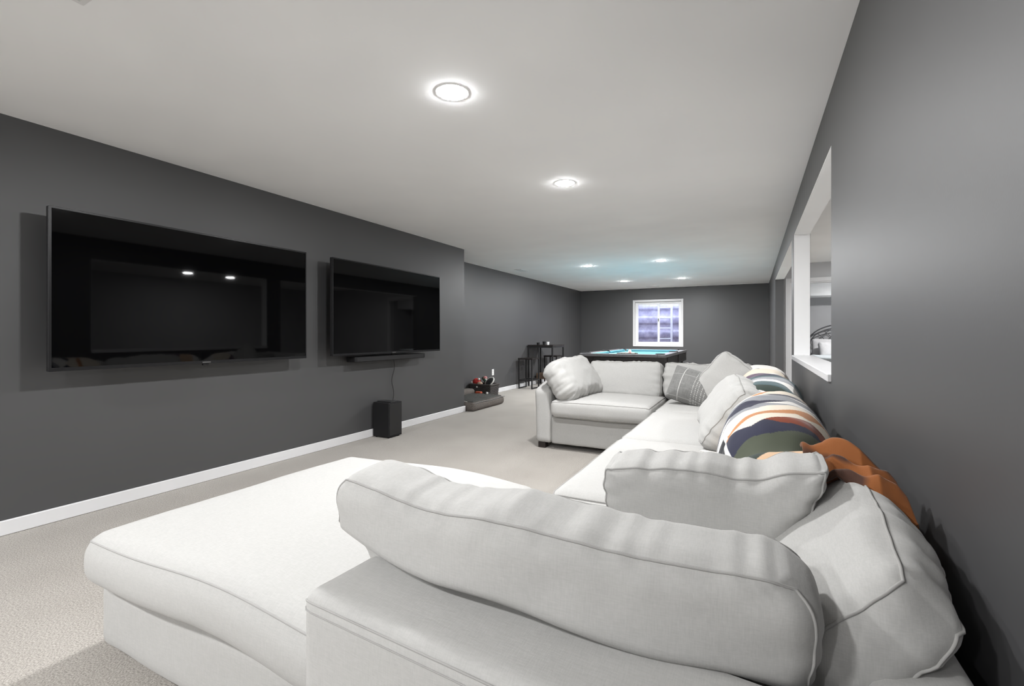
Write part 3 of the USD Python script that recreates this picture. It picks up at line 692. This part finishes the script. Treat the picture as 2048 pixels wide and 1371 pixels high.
# ------------------------------------------------------------------ outlets
def outlet(y, z, label):
    t = thing('wall_outlet', label, 'outlet', (XA, y, z))
    obj('plate', bx(XA, XA + .006, y - .038, y + .038, z - .06, z + .06, .002), 'white_plastic', t)
    for dz_ in (-.024, .024):
        s = obj('socket', bx(XA + .005, XA + .008, y - .017, y + .017, z + dz_ - .014, z + dz_ + .014, .001), 'white_plastic', t)
        for dy in (-.006, .006): obj('slot', bx(XA + .0075, XA + .0085, y + dy - .0012, y + dy + .0012, z + dz_ - .006, z + dz_ + .006), 'slot_grey', s)
outlet(7.98, .42, 'white wall outlet right of the basket')
outlet(11.40, .43, 'white wall outlet behind the bar stools')

# ------------------------------------------------------------------ pub table and stools
def frame_legs(t, x0, x1, y0, y1, h, wd, name='leg'):
    for x in (x0 + wd / 2, x1 - wd / 2):
        for y in (y0 + wd / 2, y1 - wd / 2):
            obj(name, bx(x - wd / 2, x + wd / 2, y - wd / 2, y + wd / 2, 0, h, .002), 'black_metal', t)
def stool(x0, y0, label):
    t = thing('bar_stool', label, 'bar stool', (x0 + .165, y0 + .19, 0), group='backless bar stools')
    x1, y1, h, wd = x0 + .33, y0 + .38, .655, .026
    frame_legs(t, x0, x1, y0, y1, h - .028, wd)
    obj('seat', bx(x0 - .005, x1 + .005, y0 - .005, y1 + .005, h - .03, h, .003), 'dark_wood', t)
    for z in (.014, .185):
        for x in (x0 + wd / 2, x1 - wd / 2): obj('rail', bx(x - wd / 2, x + wd / 2, y0 + wd, y1 - wd, z - .012, z + .012), 'black_metal', t)
    for y in (y0 + wd / 2, y1 - wd / 2): obj('footrest', bx(x0 + wd, x1 - wd, y - wd / 2, y + wd / 2, .185 - .012, .185 + .012), 'black_metal', t)
    return t
stool(-4.465, 8.97, 'backless black bar stool on the camera side of the pub table')
stool(-4.465, 10.36, 'backless black bar stool on the window side of the pub table')
pt = thing('pub_table', 'tall black metal pub table between two bar stools', 'table', (-4.2, 9.88, 0))
tx0, tx1, ty0, ty1, th_ = -4.505, -3.90, 9.54, 10.23, .925
frame_legs(pt, tx0, tx1, ty0, ty1, th_ - .022, .032)
obj('table_top', bx(tx0 - .004, tx1 + .004, ty0 - .004, ty1 + .004, th_ - .024, th_, .003), 'dark_wood', pt)
for y in (ty0 + .016, ty1 - .016): obj('apron', bx(tx0 + .032, tx1 - .032, y - .014, y + .014, th_ - .06, th_ - .023), 'black_metal', pt)
for x in (tx0 + .016, tx1 - .016): obj('apron', bx(x - .014, x + .014, ty0 + .032, ty1 - .032, th_ - .06, th_ - .023), 'black_metal', pt)
obj('lower_shelf', bx(tx0 + .03, tx1 - .03, ty1 - .30, ty1 - .005, .13, .26, .004), 'brown_wood', pt, label='brown wooden lower box shelf')
for (x, y, h_, m_, lab) in ((-4.33, 9.72, .05, 'black_plastic', 'short black cup on the pub table'), (-4.22, 9.80, .075, 'black_plastic', 'taller black cup on the pub table'), (-4.14, 9.83, .07, 'white_plastic', 'white cup on the pub table')):
    t = thing('cup', lab, 'cup', (x, y, th_))
    obj('body', cyl(x, y, th_, th_ + h_, .028, 24, .036) - cyl(x, y, th_ + .006, th_ + h_ + .01, .024, 24, .034), m_, t)

# ------------------------------------------------------------------ pool table
pt = thing('pool_table', 'black pool table with turquoise cloth and carved legs', 'pool table', (-1.98, 9.3, 0))
X0, X1, Y0, Y1, ZT = -2.73, -1.26, 7.92, 10.72, .83
rw = .13
pockets = [(x, y) for x in (X0 + .1, X1 - .1) for y in (Y0 + .1, Y1 - .1)] + [(X0 + .075, (Y0 + Y1) / 2), (X1 - .075, (Y0 + Y1) / 2)]
def drill(m):
    for x, y in pockets: m = m - cyl(x, y, ZT - .3, ZT + .1, .062, 20)
    return m
obj('bed', drill(bx(X0 + .1, X1 - .1, Y0 + .1, Y1 - .1, ZT - .075, ZT - .045)), 'felt', pt, label='turquoise cloth bed')
for x0, x1, y0, y1 in ((X0, X0 + rw, Y0, Y1), (X1 - rw, X1, Y0, Y1), (X0 + rw, X1 - rw, Y0, Y0 + rw), (X0 + rw, X1 - rw, Y1 - rw, Y1)):
    rl = obj('rail', drill(bx(x0, x1, y0, y1, ZT - .05, ZT, .006)), 'rail_top', pt)
cu = .05
for x0, x1, y0, y1 in ((X0 + rw, X0 + rw + cu, Y0 + .2, 9.22), (X0 + rw, X0 + rw + cu, 9.42, Y1 - .2), (X1 - rw - cu, X1 - rw, Y0 + .2, 9.22), (X1 - rw - cu, X1 - rw, 9.42, Y1 - .2), (X0 + .2, X1 - .2, Y0 + rw, Y0 + rw + cu), (X0 + .2, X1 - .2, Y1 - rw - cu, Y1 - rw)):
    obj('cushion', bx(x0, x1, y0, y1, ZT - .046, ZT - .006, .012), 'felt', pt)
ap = bx(X0 + .012, X1 - .012, Y0 + .012, Y1 - .012, ZT - .22, ZT - .05) - bx(X0 + .05, X1 - .05, Y0 + .05, Y1 - .05, ZT - .3, ZT)
obj('apron', ap, 'dark_wood', pt)
for x0, x1, y0, y1 in ((X0, X0 + .02, Y0 + .25, 9.2), (X1 - .02, X1, Y0 + .25, 9.2), (X0, X0 + .02, 9.44, Y1 - .25), (X1 - .02, X1, 9.44, Y1 - .25), (X0 + .25, X1 - .25, Y0, Y0 + .02), (X0 + .25, X1 - .25, Y1 - .02, Y1)):
    obj('moulding', bx(x0, x1, y0, y1, ZT - .20, ZT - .06, .005), 'dark_wood', pt)
for x, y in pockets:
    a_ = np.linspace(0, 2 * np.pi, 25)[:-1]
    pk = obj('pocket', tube(np.stack([x + .066 * np.cos(a_), y + .066 * np.sin(a_), np.full(24, ZT + .001)], 1), .014, 8, closed=True), 'black_matte', pt, smooth=True)
    obj('pocket_cup', cyl(x, y, ZT - .21, ZT - .19, .06, 16), 'black_matte', pk)
for x in (X0 + .18, X1 - .18):
    for y in (Y0 + .38, Y1 - .38):
        lp = np.array([(0, 0), (.085, 0), (.095, .03), (.07, .06), (.075, .12), (.10, .2), (.115, .30), (.095, .38), (.06, .43), (.075, .47), (.11, .52), (.12, .61), (0, .61)])
        m = trimesh.creation.revolve(lp, sections=28); vv = np.array(m.vertices) + [x, y, 0]
        lg = obj('leg', (vv, m.faces), 'dark_wood', pt, smooth=40)
        for k in range(10):
            a_ = k * 2 * np.pi / 10
            obj('carving', ball((x + .105 * np.cos(a_), y + .105 * np.sin(a_), .30), .028, 2, (.7, .7, 2.2)), 'dark_wood', lg, smooth=True)
        for sx in (-1, 1):
            a_ = np.linspace(0, 4.5, 30); rr_ = .055 * (1 - a_ / 6)
            obj('scroll', tube(np.stack([x + sx * (.13 + 0 * a_) , y + rr_ * np.cos(a_) + .0, .555 + rr_ * np.sin(a_)], 1), .014, 6), 'dark_wood', lg, smooth=True)
# rack with balls
rx, ry, rz = -1.98, 8.42, ZT - .045
rk = thing('ball_rack', 'wooden triangle rack of pool balls on the turquoise cloth', 'ball rack', (rx, ry, rz))
R3 = np.array([(math.cos(a_), math.sin(a_)) for a_ in (math.radians(90), math.radians(210), math.radians(330))])
outer, inner = m3.CrossSection([(R3 * .205 + [rx, ry]).tolist()]).offset(.012, m3.JoinType.Round), m3.CrossSection([(R3 * .195 + [rx, ry]).tolist()])
obj('frame', (outer - inner).extrude(.05).translate((0, 0, rz)), 'brown_wood', rk)
br = .0286; k = 0
for row in range(5):
    for i in range(row + 1):
        x = rx + (i - row / 2) * br * 2; y = ry + .115 - row * br * 1.732
        m_ = 'red_ball' if (row, i) in ((2, 0), (4, 3), (3, 2)) else 'ivory'
        t = obj('pool_ball', ball((x, y, rz + br), br, 2), m_, None, smooth=True)
        tag(t, ('red' if m_ == 'red_ball' else 'pale') + ' pool ball among those packed in the triangle rack', 'pool ball', 'red balls in the rack' if m_ == 'red_ball' else 'pale balls in the rack')
t = obj('cue_ball', ball((rx + .03, ry - .03, rz + br * 2 + .02), br * 1.0, 3), 'ivory', None, smooth=True)
tag(t, 'white cue ball resting on top of the racked balls', 'pool ball')

# ------------------------------------------------------------------ bed in the bedroom seen through the opening
bd = thing('bed', 'bed with an arched iron headboard seen through the wall opening', 'bed', (2.0, 13.1, 0))
hx0, hx1, hy = 1.24, 2.84, 13.98
hc = (hx0 + hx1) / 2
a_ = np.linspace(math.pi, 0, 60)
obj('headboard_arch', tube(np.stack([hc + .80 * np.cos(a_), np.full(60, hy), .92 + .50 * np.sin(a_)], 1), .016, 8), 'bed_iron', bd, smooth=True)
obj('headboard_arch', tube(np.stack([hc + .74 * np.cos(a_), np.full(60, hy), .92 + .43 * np.sin(a_)], 1), .010, 8), 'bed_iron', bd, smooth=True)
for x in (hx0, hx1): obj('post', cyl(x, hy, 0, .93, .018, 12), 'bed_iron', bd)
def clip_arch(x): return .92 + .43 * math.sqrt(max(0, 1 - ((x - hc) / .74) ** 2))
for k in range(-4, 5):
    x0 = hc + k * .2
    for s in (-1, 1):
        pts = [(x0 + s * u, .80 + u) for u in np.linspace(0, .7, 36)]
        pts = [(x, z) for x, z in pts if abs(x - hc) < .73 and z < clip_arch(x)]
        if len(pts) > 2: obj('lattice_bar', tube(np.array([(x, hy, z) for x, z in pts]), .0075, 6), 'bed_iron', bd, smooth=True)
obj('box_base', bx(1.3, 2.78, 11.9, 13.94, .12, .34, .01), 'bed_blanket', bd)
for x in (1.36, 2.72):
    for y in (11.96, 13.88): obj('leg', bx(x - .03, x + .03, y - .03, y + .03, 0, .12), 'bed_iron', bd)
obj('mattress', Cushion(1.5, 2.05, .26, 2, .06, .05, .004, (3, 3, 3), 80).place((2.04, 12.92, .47)).mesh(.04), 'bed_linen', bd, smooth=True)
obj('duvet', Cushion(1.62, 1.45, .10, 2, .045, .2, .015, (3, 3, 3), 81).place((2.04, 12.55, .625)).mesh(.03), 'bed_blanket', bd, smooth=True)
for x, y, rz_, lab in ((1.66, 13.72, 4, 'white pillow upright against the iron headboard'), (2.42, 13.72, -3, 'white pillow upright at the right of the headboard')):
    loose('bed_pillow', lab, Cushion(.70, .16, .46, 1, .05, .5, .012, (5, 5, 5), int(x * 10), pinch=.3).place((x, y, .82), rx=-14, rz=rz_), 'pillow', res=.02, fab='bed_linen', seams=())
loose('bed_pillow', 'pale tilted pillow at the front of the bed pillows', Cushion(.60, .16, .40, 1, .05, .5, .014, (6, 6, 6), 84, pinch=.3).place((1.72, 13.42, .79), rx=-30, rz=10), 'pillow', res=.02, fab='bed_linen', seams=())
nt_ = thing('nightstand', 'dark nightstand left of the bed', 'nightstand', (.98, 13.9, 0))
obj('body', bx(.78, 1.18, 13.72, 14.16, .06, .74, .005), 'dark_wood', nt_)
dr = obj('drawer', bx(.80, 1.16, 13.70, 13.722, .45, .70, .003), 'dark_wood', nt_)
obj('knob', ball((.98, 13.69, .575), .014, 2), 'hinge_metal', dr, smooth=True)
for x in (.81, 1.15):
    for y in (13.75, 14.12): obj('leg', bx(x - .02, x + .02, y - .02, y + .02, 0, .06), 'dark_wood', nt_)
